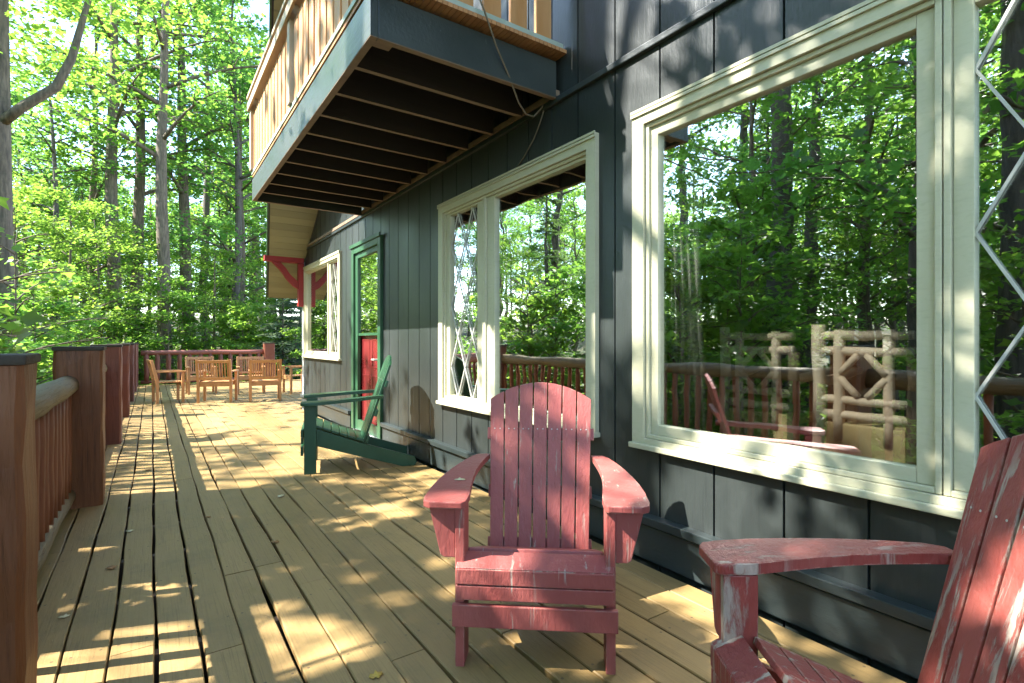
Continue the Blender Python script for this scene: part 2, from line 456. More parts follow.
bm = bmesh.new(); box(bm, DX - .022, DX + .10, YB1 - .085, YB1 + .022, -.2, 2.86)
hobj('corner_trim', bm, M['corner'], bevel=.004)

def frame_rect(bm, x0, x1, y0, y1, z0, z1, wl, wr, wb, wt):
    """picture frame: y0<y1, stiles full height, rails butt between"""
    box(bm, x0, x1, y0, y0 + wl, z0, z1); box(bm, x0, x1, y1 - wr, y1, z0, z1)
    box(bm, x0, x1, y0 + wl, y1 - wr, z0, z0 + wb); box(bm, x0, x1, y0 + wl, y1 - wr, z1 - wt, z1)

def lattice(bm, x, y0, y1, z0, z1, dw, dh, zoff, wd=.0045):
    """diagonal muntins clipped to the pane"""
    for sgn in (1, -1):
        k = -12
        while k < 14:
            # line z = zoff + k*dh + sgn*(y-y1)*dh/dw
            f = lambda y: zoff + k * dh + sgn * (y - y1) * dh / dw
            pts = []
            ya, yb = y0, y1
            za, zb = f(ya), f(yb)
            # clip
            def clip(ya, za, yb, zb):
                for lim, up in ((z0, False), (z1, True)):
                    ia = (za > lim) if up else (za < lim); ib = (zb > lim) if up else (zb < lim)
                    if ia and ib: return None
                    if ia != ib:
                        t = (lim - za) / (zb - za); yc = ya + t * (yb - ya)
                        if ia: ya, za = yc, lim
                        else: yb, zb = yc, lim
                return ya, za, yb, zb
            c = clip(ya, za, yb, zb)
            if c:
                a = Vector((x - (.001 if sgn > 0 else 0), c[0], c[1])); b = Vector((a.x, c[2], c[3]))
                L = (b - a).length
                if L > .03:
                    d = (b - a) / L; nrm = Vector((0, -d.z, d.y)) * wd
                    X = Vector((.005, 0, 0))
                    vv = [bm.verts.new(p) for p in (a - nrm - X, a + nrm - X, b + nrm - X, b - nrm - X, a - nrm + X, a + nrm + X, b + nrm + X, b - nrm + X)]
                    for q in ((0, 1, 2, 3), (7, 6, 5, 4), (0, 4, 5, 1), (1, 5, 6, 2), (2, 6, 7, 3), (3, 7, 4, 0)):
                        bm.faces.new([vv[i] for i in q])
            k += 1

def window(label, y0, y1, z0, z1, lights, sill=True):
    """lights: list of (py0,py1,pz0,pz1,lattice?)  casing = outer trim, then sashes"""
    cw = .085
    bm = bmesh.new()
    # casing: outer trim proud of the wall
    frame_rect(bm, DX - .034, DX + .03, y0, y1, z0 + .03, z1, cw, cw, .03, cw)
    frame_rect(bm, DX - .045, DX - .0355, y0 - .004, y1 + .004, z1 - .032, z1 + .006, .001, .001, .016, .016)
    fr = hobj('window', bm, M['cream'], bevel=.005)
    fr['label'] = label
    bm = bmesh.new()
    ls = sorted(lights)
    iy0, iy1, iz0, iz1 = y0 + cw + .001, y1 - cw - .001, z0 + .062, z1 - cw - .001
    edges = [iy0] + [(ls[i][1] + ls[i + 1][0]) / 2 for i in range(len(ls) - 1)] + [iy1]
    for i, (a, b, c, d, lat) in enumerate(ls):
        e0, e1 = edges[i] + .002, edges[i + 1] - .002
        # outer step then inner sash
        ow = .022
        frame_rect(bm, DX - .016, DX + .05, e0, e1, iz0, iz1, ow, ow, ow, ow)
        frame_rect(bm, DX + .002, DX + .06, e0 + ow + .001, e1 - ow - .001, iz0 + ow + .001, iz1 - ow - .001,
                   max(.012, a - e0 - ow), max(.012, e1 - b - ow), max(.012, c - iz0 - ow), max(.012, iz1 - d - ow))
    hobj('sash', bm, M['cream'], fr, bevel=.004)
    for i, (a, b, c, d, lat) in enumerate(ls):
        bm = bmesh.new(); box(bm, DX + .028, DX + .034, a - .006, b + .006, c - .006, d + .006)
        hobj('pane', bm, M['glass'], fr)
        if lat:
            bm = bmesh.new(); lattice(bm, DX + .018, a, b, c, d, *lat)
            hobj('lattice', bm, M['muntin'], fr)
    if sill:
        bm = bmesh.new()
        box(bm, DX - .055, DX + .03, y0 - .012, y1 + .012, z0 - .002, z0 + .029)
        hobj('sill', bm, M['cream'], fr, bevel=.006)
    return fr
window('large picture window reflecting tall trunks, with a lattice casement at its right', -.42, 2.145, .635, 2.585,
       [(-.32, .598, .78, 2.43, (.30, .572, 1.058)), (.765, 1.985, .775, 2.425, None)])
window('picture window under the balcony with a narrow lattice casement at its left', 2.457, 4.68, .64, 2.585,
       [(2.545, 3.705, .715, 2.455, None), (3.985, 4.50, .715, 2.46, (.27, .58, 1.01))])
window('small far window beyond the green framed door', 7.99, 10.29, .96, 2.62,
       [(8.12, 8.60, 1.08, 2.50, (.24, .55, 1.1)), (8.78, 10.12, 1.08, 2.50, None)])
# door
bm = bmesh.new()
box(bm, DX - .04, DX + .05, 6.262, 6.36, .002, 2.57); box(bm, DX - .04, DX + .05, 7.31, 7.408, .002, 2.57)
box(bm, DX - .04, DX + .05, 6.362, 7.308, 2.47, 2.57)
box(bm, DX - .06, DX - .041, 6.24, 7.43, 2.55, 2.60)
door = hobj('door', bm, M['doorgreen'], bevel=.005)
bm = bmesh.new()
frame_rect(bm, DX - .012, DX + .03, 6.364, 7.306, .03, 2.468, .07, .10, .14, .07)
hobj('storm_door_frame', bm, M['doorgreen'], door, bevel=.004)
bm = bmesh.new()
box(bm, DX + .05, DX + .09, 6.40, 7.27, .03, 1.36)
for y0 in (6.50, 6.88):
    frame_rect(bm, DX + .044, DX + .0495, y0, y0 + .29, .9, 1.28, .02, .02, .02, .02)
    frame_rect(bm, DX + .044, DX + .0495, y0, y0 + .29, .2, .8, .02, .02, .02, .02)
hobj('door_panel', bm, M['doorred'], door, bevel=.002)
bm = bmesh.new(); box(bm, DX + .012, DX + .018, 6.43, 7.21, 1.365, 2.40); hobj('pane', bm, M['doorglass'], door)
bm = bmesh.new(); box(bm, DX + .0, DX + .02, 6.434, 7.206, 1.33, 1.364); hobj('mid_rail', bm, M['doorgreen'], door)
bm = bmesh.new(); tube(bm, [(DX - .013, 6.40, 1.02), (DX - .06, 6.40, 1.02), (DX - .06, 6.50, 1.02)], .012, 8); hobj('handle', bm, M['screw'], door)
bm = bmesh.new(); box(bm, DX - .10, DX + .12, 6.26, 7.41, -.02, .028); hobj('threshold', bm, M['corner'], door, bevel=.004)
# interior room
bm = bmesh.new()
box(bm, DX + .142, 6.6, -4.8, 10.2, .10, .14)
hobj('interior_floor', bm, M['infloor'])
bm = bmesh.new()
box(bm, 6.6, 6.7, -4.8, 10.2, .145, 2.72)
box(bm, DX + .145, 6.598, 5.35, 5.45, .145, 2.72)
box(bm, DX + .145, 6.598, -3.1, -3.0, .145, 2.72)
box(bm, DX + .145, 6.7, -4.8, 10.2, 2.722, 2.80)
hobj('interior_wall', bm, M['inwall'])
# roof: two slopes, prow overhang that grows toward the ridge
def xo(y): return 1.71 - (10.2 - y) * .154 if y > 2.5 else 1.71 - (10.2 - 5 + y) * .154
bm = bmesh.new()
TK = .22
def roofside(ya, yb):
    P = []
    for y in (ya, yb):
        z = rake(y)
        P.append([(xo(y), y, z), (8.6, y, z), (8.6, y, z + TK), (xo(y), y, z + TK)])
    A = [bm.verts.new(p) for p in P[0]]; B = [bm.verts.new(p) for p in P[1]]
    bm.faces.new(A); bm.faces.new(B[::-1])
    for i in range(4): bm.faces.new((A[i], B[i], B[(i + 1) % 4], A[(i + 1) % 4]))
roofside(11.15, 2.502); roofside(2.498, -6.1)
roof = hobj('roof', bm, M['roofing'])
bm = bmesh.new()                                     # soffit boards under the overhang
y = 11.13
dy = .115
while y > 2.6:
    a, b = y - .006, y - dy
    for (x0f, x1f) in ((0, 1),):
        vs_ = []
        for (yy, zz) in ((a, -.004), (b, -.004), (b, -.024), (a, -.024)):
            vs_.append((yy, rake(yy) + zz))
        A = [bm.verts.new((xo(q[0]) + .02, *q)) for q in vs_]
        B = [bm.verts.new(((DX + .0 if q[0] < YB1 + .03 else 7.0) - .003, *q)) for q in vs_]
        bm.faces.new(A); bm.faces.new(B[::-1])
        for i in range(4): bm.faces.new((A[i], B[i], B[(i + 1) % 4], A[(i + 1) % 4]))
    y -= dy
hobj('soffit', bm, M['soffit'], roof)
bm = bmesh.new()                                     # fascia along the rake
for (ya, yb) in ((11.17, 2.505),):
    P = [[(xo(y) - .028, y, rake(y) - .03), (xo(y) - .003, y, rake(y) - .03), (xo(y) - .003, y, rake(y) + TK + .02), (xo(y) - .028, y, rake(y) + TK + .02)] for y in (ya, yb)]
    A = [bm.verts.new(p) for p in P[0]]; B = [bm.verts.new(p) for p in P[1]]
    bm.faces.new(A); bm.faces.new(B[::-1])
    for i in range(4): bm.faces.new((A[i], B[i], B[(i + 1) % 4], A[(i + 1) % 4]))
hobj('fascia', bm, M['doorgreen'], roof)
# red bracket
bm = bmesh.new()
yb = 10.30
box(bm, 1.66, DX - .025, yb - .06, yb + .06, 2.70, 2.80)
box(bm, DX - .125, DX - .025, yb - .055, yb + .055, 1.90, 2.698)
prism(bm, [(1.78, 2.698), (1.93, 2.698), (2.02, 2.60), (2.10, 2.48), (2.233, 2.36), (2.233, 2.22), (2.15, 2.27), (2.03, 2.40), (1.93, 2.55)], lambda a, b, t: (a, t, b), yb - .04, yb + .04)
hobj('roof_bracket', bm, M['bracket'], bevel=.005)

# balcony
BX, BY0, BY1 = 1.0, 2.85, 7.02
bm = bmesh.new()
box(bm, BX, BX + .045, BY0, BY1, 2.955, 3.205)                 # fascia beam along the front
box(bm, BX + .047, DX - .03, BY0, BY0 + .045, 2.955, 3.205)
box(bm, BX + .047, DX - .03, BY1 - .045, BY1, 2.955, 3.205)
balc = hobj('balcony', bm, M['teal'], bevel=.003)
bm = bmesh.new()
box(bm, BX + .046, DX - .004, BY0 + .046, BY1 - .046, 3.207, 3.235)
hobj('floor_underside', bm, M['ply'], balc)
def bedge(bm, x0, x1, y0, y1):
    box(bm, x0, x1, y0, y1, 2.951, 2.9545)
bm = bmesh.new()
bedge(bm, BX + .001, BX + .044, BY0, BY1); bedge(bm, BX + .047, DX - .03, BY0 + .001, BY0 + .044); bedge(bm, BX + .047, DX - .03, BY1 - .044, BY1 - .001)
hobj('bare_beam_edge', bm, M['joistedge'], balc)
nj = 9
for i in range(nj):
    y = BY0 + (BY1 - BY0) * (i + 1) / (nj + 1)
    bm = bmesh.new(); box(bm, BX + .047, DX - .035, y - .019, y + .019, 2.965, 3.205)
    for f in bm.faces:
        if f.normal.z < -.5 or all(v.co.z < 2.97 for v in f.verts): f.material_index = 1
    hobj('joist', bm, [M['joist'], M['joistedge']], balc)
bm = bmesh.new(); box(bm, DX - .034, DX - .001, BY0, BY1 + 3.3, 2.968, 3.01); hobj('ledger', bm, M['joistedge'], balc)
bm = bmesh.new()
box(bm, BX + .05, BX + .16, BY0 + .05, BY0 + .14, 2.975, 3.10); hobj('blocking', bm, M['joistedge'], balc)
# ribbed deck board ends overhanging toward the camera + pale trim
bm = bmesh.new()
x = BX + .004
while x < DX - .02:
    box(bm, x, x + .030, BY0 - .075, BY1 + .0, 3.237, 3.262); x += .034
hobj('floor_boards', bm, M['ribbed'], balc)
bm = bmesh.new()
box(bm, BX + .04, DX - .02, BY0 - .065, BY0 - .02, 3.264, 3.30)
box(bm, BX - .006, BX + .035, BY0 - .065, BY1 + .01, 3.264, 3.30)
hobj('bottom_trim', bm, M['paletrim'], balc, bevel=.003)
for y in (BY0 - .02, 4.84, BY1 - .05):
    bm = bmesh.new(); box(bm, BX - .03, BX + .05, y - .045, y + .045, 3.302, 4.16); hobj('post', bm, M['balrail'], balc, bevel=.004)
for z0, z1, x0, x1, m in ((4.02, 4.11, BX - .056, BX - .032, 'balrail'), (4.162, 4.20, BX - .06, BX + .08, 'balrail'), (3.32, 3.40, BX + .036, BX + .066, 'balrail'), (3.86, 3.94, BX + .036, BX + .066, 'balrail')):
    bm = bmesh.new(); box(bm, x0, x1, BY0 - .08, BY1 + .01, z0, z1); hobj('rail', bm, M[m], balc, bevel=.003)
for z0, z1 in ((3.86, 3.94), (4.162, 4.20)):
    bm = bmesh.new(); box(bm, BX + .085, DX - .004, BY0 - .075, BY0 - .04, z0, z1); hobj('rail', bm, M['balrail'], balc, bevel=.003)
y = BY0 + .06
rb = random.Random(5)
while y < BY1 - .15:
    if abs(y + .065 - 4.84) > .11:
        bm = bmesh.new(); box(bm, BX + .002, BX + .033, y, y + .125 + rb.uniform(-.008, .008), 3.303, 4.0); hobj('baluster', bm, M['cedar'], balc, bevel=.002)
    y += .172
x = BX + .10
i = 0
while x < DX - .18:
    bm = bmesh.new(); box(bm, x, x + .13, BY0 - .038, BY0 - .012, 3.303, 4.0); hobj('baluster', bm, M['cedar'], balc, bevel=.002)
    x += .205
# hanging cable
bm = bmesh.new()
tube(bm, [(1.62, BY0 - .13, 3.33), (1.66, BY0 - .135, 3.25), (1.80, BY0 - .05, 3.12), (1.93, BY0 + .0, 2.99), (2.05, BY0 + .06, 2.87), (2.15, BY0 + .11, 2.83), (2.24, BY0 + .14, 2.85), (2.31, BY0 + .14, 2.93), (2.325, BY0 + .15, 2.96)], .006, 6)
tube(bm, [(2.335, BY0 + .15, 2.92), (2.34, BY0 + .2, 2.85), (2.345, BY0 + .28, 2.76), (2.35, BY0 + .42, 2.66), (2.35, BY0 + .5, 2.61)], .005, 6)
hobj('cable', bm, M['cable'], smooth=True)
# curtain inside the picture window
bm = bmesh.new()
prev = None
for i in range(25):
    t = i / 24; yy = 2.08 - .18 * t; xx = DX + .22 + .02 * math.sin(i * 1.3)
    top = bm.verts.new((xx, yy, 2.5)); bot = bm.verts.new((xx + .01, yy - .10 * t, .25))
    if prev: bm.faces.new((prev[0], top, bot, prev[1]))
    prev = (top, bot)
cu = to_obj('curtain', bm, M['curtain'], smooth=True)
tag(cu, 'pale curtain hanging inside the left edge of the large picture window', 'curtain')
md = cu.modifiers.new('thick', 'SOLIDIFY'); md.thickness = .003

# ------------------------------------------------------------------ railings
def railing_run(root, off, a, b, n_bal, red, bal_r, rail_r=.075, seed=1):
    rng = random.Random(seed)
    a, b = Vector(a) - off, Vector(b) - off
    d = (b - a).normalized()
    bm = bmesh.new()
    pts = logline(a + Vector((0, 0, .925)), b + Vector((0, 0, .925)), 9, .006, rng)
    tube(bm, pts, [rail_r * rng.uniform(.95, 1.06) for _ in pts], 14)
    to_obj('top_rail', bm, M['railred'] if red else M['rail'], root, smooth=True)
    bm = bmesh.new()
    pts = logline(a + Vector((0, 0, .10)), b + Vector((0, 0, .10)), 9, .006, rng)
    tube(bm, pts, [.05 * rng.uniform(.93, 1.07) for _ in pts], 12)
    to_obj('bottom_rail', bm, M['railred'] if red else M['rail'], root, smooth=True)
    L = (b - a).length
    for i in range(n_bal):
        p = a + d * (L * (i + .5) / n_bal + rng.uniform(-.008, .008))
        bm = bmesh.new()
        pts = logline(p + Vector((0, 0, .12)), p + Vector((0, 0, .90)), 5, .004, rng)
        tube(bm, pts, [bal_r * rng.uniform(.9, 1.1) for _ in pts], 8)
        to_obj('baluster', bm, M['postred'] if red else M['baluster'], root, smooth=True)
def post(root, off, x, y, s=.28, h=1.18, red=False, sy=None, seed=0):
    rng = random.Random(seed)
    sy = sy or s
    bm = bmesh.new()
    rows = []
    N = 9
    for i in range(N):
        z = h * i / (N - 1)
        j = lambda: rng.uniform(-.005, .005)
        hx, hy = s / 2, sy / 2; c = .018
        ring = [(-hx + c, -hy), (hx - c, -hy), (hx, -hy + c), (hx, hy - c), (hx - c, hy), (-hx + c, hy), (-hx, hy - c), (-hx, -hy + c)]
        rows.append([bm.verts.new((x - off.x + p[0] + j(), y - off.y + p[1] + j(), z)) for p in ring])
    for i in range(N - 1):
        for k in range(8):
            bm.faces.new((rows[i][k], rows[i][(k + 1) % 8], rows[i + 1][(k + 1) % 8], rows[i + 1][k]))
    bm.faces.new(rows[-1]); bm.faces.new(rows[0][::-1])
    po = to_obj('post', bm, M['postred' if red else 'post'], root)
    bm = bmesh.new()
    box(bm, x - off.x - s / 2 - .008, x - off.x + s / 2 + .008, y - off.y - sy / 2 - .008, y - off.y + sy / 2 + .008, h + .001, h + .032)
    to_obj('post_cap', bm, M['cap'], po, bevel=.008)
rl = empty('deck_railing', (-.45, 7, 0), label='brown log railing with thick square posts along the left edge of the deck', cat='railing')
offL = Vector((-.45, 7, 0))
RX = -.52
pys = [(-3.9, .26), (-.95, .26), (2.19, .24), (5.22, .28), (8.12, .26), (10.86, .26), (13.6, .26), (16.2, .26)]
for i, (y, s) in enumerate(pys): post(rl, offL, -.455, y, .29, 1.18, i > 3, s, i)
for i in range(len(pys) - 1):
    y0, y1 = pys[i][0] + pys[i][1] / 2, pys[i + 1][0] - pys[i + 1][1] / 2
    nb = {0: 9, 1: 9, 2: 17, 3: 15, 4: 14, 5: 13, 6: 12}[i]
    railing_run(rl, offL, (RX, y0, 0), (RX, y1, 0), nb, i > 3, .032, seed=i)
railing_run(rl, offL, (RX, 16.33, 0), (RX, 17.9, 0), 6, True, .04, seed=20)
offF = Vector((1.3, 18.05, 0))
rf = empty('deck_railing', (1.3, 18.05, 0), label='red railing with stout balusters across the far end of the deck', cat='railing')
post(rf, offF, -.455, 18.05, .28, 1.18, True, seed=30); post(rf, offF, 3.05, 18.05, .30, 1.18, True, seed=31)
railing_run(rf, offF, (-.26, 18.05, 0), (2.89, 18.05, 0), 12, True, .062, .07, seed=33)

# ------------------------------------------------------------------ adirondack chairs
def adirondack(label, loc, facing, mat, sc=1.0, bracket=True, group=None, front_slats=True, dz=0.0):
    rz = math.atan2(-facing[0], facing[1])
    root = empty('adirondack_chair', (*loc, 0), rz, label=label, cat='chair')
    if group: root['group'] = group
    root.scale = (sc, sc, sc)
    for s in (-1, 1):
        bm = bmesh.new(); box(bm, s * .287 - .018, s * .287 + .018, -.062, .040, 0, .610); to_obj('leg', bm, mat, root, bevel=.004)
        bm = bmesh.new()
        prism(bm, [(.042, .27), (.042, .40), (-.02, .405), (-.44, .245), (-.93, .085), (-.95, .03), (-.93, .0), (-.82, .0), (-.40, .13)],
              lambda a, b, t: (t, a, b), s * .2675 - .014 - s * .014, s * .2675 + .014 - s * .014)
        to_obj('stringer', bm, mat, root, bevel=.004)
        out = [(.262, .045), (.275, .065), (.40, .065), (.428, .045), (.437, .0), (.436, -.10), (.428, -.2), (.414, -.3), (.394, -.4), (.368, -.5), (.338, -.59), (.315, -.64), (.255, -.645), (.268, -.56), (.280, -.45), (.285, -.35), (.282, -.25), (.272, -.14), (.262, -.04)]
        bm = bmesh.new()
        prism(bm, [(s * a, b) for a, b in out], lambda a, b, t: (a, b, t + .036 * max(0, min(1, (-b + .0) / .6))), .612, .640)
        to_obj('arm', bm, mat, root, bevel=.006)
        if bracket:
            bm = bmesh.new()
            prism(bm, [(s * .3055, .610), (s * .41, .610), (s * .365, .425), (s * .35, .415), (s * .3055, .415)], lambda a, b, t: (a, t, b), -.005, .03)
            to_obj('arm_bracket', bm, mat, root, bevel=.004)
    bm = bmesh.new(); box(bm, -.312, .312, .0455, .068, .168, .252); to_obj('stretcher', bm, mat, root, bevel=.004)
    # seat
    bm = bmesh.new()
    if front_slats:
        box(bm, -.298, .298, .046, .066, .270 + dz, .325 + dz); box(bm, -.298, .298, .046, .068, .329 + dz, .388 + dz)
    p0 = Vector((0, .066, .392)); p1 = Vector((0, -.012, .428))
    def slat(a, b, hw, th=.02):
        d = (b - a).normalized(); nrm = Vector((0, -d.z, d.y)) * th
        if nrm.z < 0: nrm = -nrm
        vv = []
        for x in (-hw, hw):
            for q in (a, b, b - nrm, a - nrm): vv.append(bm.verts.new((x, q.y, q.z)))
        for f in ((0, 1, 2, 3), (7, 6, 5, 4), (0, 4, 5, 1), (1, 5, 6, 2), (2, 6, 7, 3), (3, 7, 4, 0)): bm.faces.new([vv[i] for i in f])
    p0.z += dz; p1.z += dz; slat(p0, p1, .298)
    a = Vector((0, -.047, .427 + dz)); e = Vector((0, -.475, .267 + dz)); n = 6
    for i in range(n):
        q0 = a.lerp(e, i / n + .008); q1 = a.lerp(e, (i + 1) / n - .008)
        slat(q0, q1, .268)
    to_obj('seat', bm, mat, root, bevel=.004)
    # back: fan of seven slats
    d = Vector((0, -.315, .949)); base = Vector((0, -.455, .235)); nb = Vector((0, -.949, -.315))
    L = lambda x: .845 - 1.32 * x * x
    bm = bmesh.new()
    for i in range(7):
        k = i - 3
        xb, xt = k * .0675, k * .0752
        wb, wt = .0305, .0345
        def edge(u, t):  # u -1..1 side, t 0..1 up
            return xb + (xt - xb) * t + u * (wb + (wt - wb) * t)
        pts = [(edge(-1, 0), 0), (edge(1, 0), 0), (edge(1, 1), L(edge(1, 1))), (edge(0, 1), L(edge(0, 1))), (edge(-1, 1), L(edge(-1, 1)))]
        dz = random.uniform(-.002, .002)
        prism(bm, pts, lambda a, b, t: base + d * b + nb * (t + dz) + Vector((a, 0, 0)), 0, .02)
    bmesh.ops.bevel(bm, geom=list(bm.edges), offset=.003, segments=2, affect='EDGES', profile=.6, clamp_overlap=True)
    for k in range(-3, 4):
        for ux in (-.014, .014):
            for hh in (.60,):
                c = base + d * hh - nb * .003 + Vector((k * .0728 + ux, 0, 0))
                r = .0035
                vv = [bm.verts.new(c + Vector((r * math.cos(q * PI / 3), 0, 0)) + d * (r * math.sin(q * PI / 3))) for q in range(6)]
                bm.faces.new(vv).material_index = 1
    to_obj('backrest', bm, [mat, M['screw']], root)
    bm = bmesh.new()
    for hh, hw, wd in ((.585, .272, .05), (.30, .255, .05), (.05, .25, .06)):
        prism(bm, [(-hw, hh - wd / 2 - .01), (hw, hh - wd / 2 - .01), (hw, hh + wd / 2), (-hw, hh + wd / 2)], lambda a, b, t: base + d * b + nb * t + Vector((a, 0, 0)), .023, .047)
    to_obj('back_brace', bm, mat, root, bevel=.003)
    return root
adirondack('faded red slatted armchair facing the camera in front of the middle window', (1.222, 1.626), (-.634, -.773), M['red'])
rc = adirondack('badly peeling red slatted armchair cut off by the right edge of the photo', (1.137, .602), (-.81, .586), M['redworn'], dz=.028)
rc.scale = (1.0, .91, 1.02)
gch = adirondack('dark green slatted armchair standing side-on near the door', (1.30, 5.46), (-.965, .262), M['green'], 1.07, bracket=False)

# ------------------------------------------------------------------ teak armchairs on the far deck
def teak_chair(label, loc, facing, w=.56):
    rz = math.atan2(-facing[0], facing[1])
    root = empty('patio_armchair', (*loc, 0), rz, label=label, cat='armchair', group='slatted wooden armchairs at the far end of the deck')
    mt = M['teak']; h = w / 2
    for s in (-1, 1):
        bm = bmesh.new(); box(bm, s * h - .025, s * h + .025, .22, .27, 0, .62); to_obj('leg', bm, mt, root, bevel=.004)
        bm = bmesh.new()
        prism(bm, [(-.22, 0), (-.17, 0), (-.17, .45), (-.27, .88), (-.32, .88), (-.22, .43)], lambda a, b, t: (t, a, b), s * h - .024, s * h + .024)
        to_obj('leg', bm, mt, root, bevel=.004)
        bm = bmesh.new(); box(bm, s * h - .035, s * h + .035, -.20, .30, .622, .65); to_obj('arm', bm, mt, root, bevel=.005)
    bm = bmesh.new()
    for i in range(7):
        y = -.19 + i * .066; box(bm, -h + .027, h - .027, y, y + .056, .41, .43)
    box(bm, -h + .026, h - .026, .235, .262, .33, .408); box(bm, -h + .026, h - .026, -.20, -.175, .33, .408)
    to_obj('seat', bm, mt, root, bevel=.003)
    bm = bmesh.new()
    f = lambda z: -.195 - .1 * max(0, (z - .45) / .43)
    def bar(x0, x1, z0, z1, th=.02):
        prism(bm, [(x0, z0), (x1, z0), (x1, z1), (x0, z1)], lambda a, b, t: (a, f(b) + t, b), -th / 2, th / 2)
    bar(-h + .026, h - .026, .81, .87, .03); bar(-h + .026, h - .026, .47, .52, .03)
    n = 11
    for i in range(n):
        x = -h + .05 + (w - .10) * i / (n - 1); bar(x - .011, x + .011, .522, .808, .014)
    to_obj('backrest', bm, mt, root, bevel=.002)
teak_chair('slatted wooden armchair side-on beside the left railing, facing right', (.25, 13.0), (1, .12))
teak_chair('slatted wooden armchair with its back to the camera, left of the two nearest', (1.12, 12.45), (.33, .94), .60)
teak_chair('slatted wooden armchair with its back to the camera, close to the house corner', (1.98, 12.15), (.12, .99), .56)
teak_chair('slatted wooden armchair facing the camera against the far railing, the left one', (.98, 14.7), (.05, -1))
teak_chair('slatted wooden armchair facing the camera beneath the far corner post', (1.98, 14.1), (-.1, -1))
teak_chair('slatted wooden armchair half hidden by the house corner, facing left', (2.95, 13.6), (-1, -.1))

# ------------------------------------------------------------------ log chairs inside the house
def log_chair(label, x, yc, w, mats):
    root = empty('log_chair', (x, yc, .14), 0, label=label, cat='chair')
    rng = random.Random(int(yc * 100))
    mt, mr = mats
    # local: back at x=0 (towards the window), sitter faces +X
    h = w / 2
    for s, top, m in ((1, 1.20, mt), (-1, 1.05, mr)):
        bm = bmesh.new(); pts = logline((0, s * h, 0), (0, s * h, top), 9, .006, rng); tube(bm, pts, [.032 * rng.uniform(.9, 1.1) for _ in pts], 10)
        to_obj('leg', bm, m, root, smooth=True)
        bm = bmesh.new(); pts = logline((.42, s * h, 0), (.42, s * h, .92), 9, .006, rng); tube(bm, pts, [.032 * rng.uniform(.9, 1.1) for _ in pts], 10)
        to_obj('leg', bm, mr, root, smooth=True)
        bm = bmesh.new(); pts = logline((.0, s * h, .88), (.46, s * h, .94), 6, .006, rng); tube(bm, pts, .028, 10)
        to_obj('arm', bm, mt, root, smooth=True)
        bm = bmesh.new(); pts = logline((0, s * h * .52, .60), (0, s * h * .52, 1.17), 6, .004, rng); tube(bm, pts, [.026 * rng.uniform(.9, 1.1) for _ in pts], 10)
        to_obj('back_upright', bm, mt, root, smooth=True)
    for z in (1.14, 1.06, .81, .73):
        bm = bmesh.new(); pts = logline((-.004, -h, z), (.004, h, z), 7, .004, rng); tube(bm, pts, [.023 * rng.uniform(.9, 1.15) for _ in pts], 10)
        to_obj('back_rail', bm, mt, root, smooth=True)
    for s in (-1, 1):
        for za, zb in ((.945, 1.045), (.925, .83)):
            bm = bmesh.new(); tube(bm, logline((-.01, s * h * .48, za), (-.01, s * .02, zb), 4, .002, rng), .019, 8)
            to_obj('back_brace', bm, mt, root, smooth=True)
    bm = bmesh.new(); box(bm, .03, .44, -h + .035, h - .035, .62, .665); box(bm, -.012, .028, -h + .034, h - .034, .48, .69)
    to_obj('seat', bm, M['seatwood'], root, bevel=.008)
log_chair('pale log chair with crossed back seen through the right part of the large window', 2.93, 1.17, .43, (M['peeled'], M['barklog']))
log_chair('dimmer log chair behind the glass in the middle of the large window', 3.02, 1.78, .44, (M['peeled'], M['barklog']))

# ------------------------------------------------------------------ fallen leaves
def fallen(x, y, s, rz, m, label, z=.003):
    bm = bmesh.new()
    o = [(0, -.5), (.28, -.3), (.22, -.1), (.5, .05), (.25, .2), (.12, .5), (0, .42), (-.14, .5), (-.25, .18), (-.5, .1), (-.2, -.1), (-.3, -.32)]
    c = bm.verts.new((0, 0, .12 * s))
    R = [bm.verts.new((a * s, b * s, (.05 + .22 * a * a * random.uniform(.3, 1.5)) * s)) for a, b in o]
    for i in range(len(R)): bm.faces.new((c, R[i], R[(i + 1) % len(R)]))
    ob = to_obj('fallen_leaf', bm, M[m], loc=(x, y, z), smooth=True); ob.rotation_euler.z = rz
    mo = ob.modifiers.new('thick', 'SOLIDIFY'); mo.thickness = .0008
    tag(ob, label, 'leaf')
def flr(u, v, z=0.):
    a = (u - 512) / F; b = (341 - v) / F; t = (z - 1.25) / b; s, c = math.sin(TH), math.cos(TH)
    return ((s + c * a) * t, (c - s * a) * t)
for (u, v, s, m, lab) in ((376, 676, .055, 'fallen', 'bright yellow leaf on the deck boards left of the red chair leg'),
                          (111, 568, .06, 'fallenbrown', 'golden brown leaf on the deck near the first railing bay'),
                          (64, 617, .045, 'fallenpale', 'pale curled leaf on the deck beside the nearest post'),
                          (130, 531, .05, 'fallenpale', 'pale leaf on the deck near the second post'),
                          (281, 496, .07, 'fallenpale', 'pale leaf in the middle of the deck before the green chair'),
                          (275, 542, .06, 'fallenbrown', 'small brown leaf pair lying across a gap in the middle boards'),
                          (208, 517, .05, 'fallenbrown', 'brown leaf on the deck left of the centre boards'),
                          (148, 470, .06, 'fallenbrown', 'brown leaf on the boards far along the railing')):
    x, y = flr(u, v); fallen(x, y, s, random.uniform(0, 6), m, lab)
x, y = flr(460, 481, .645); fallen(x, y, .05, 1.0, 'fallenpale', 'dry pale leaf resting on the red chair arm', .652)

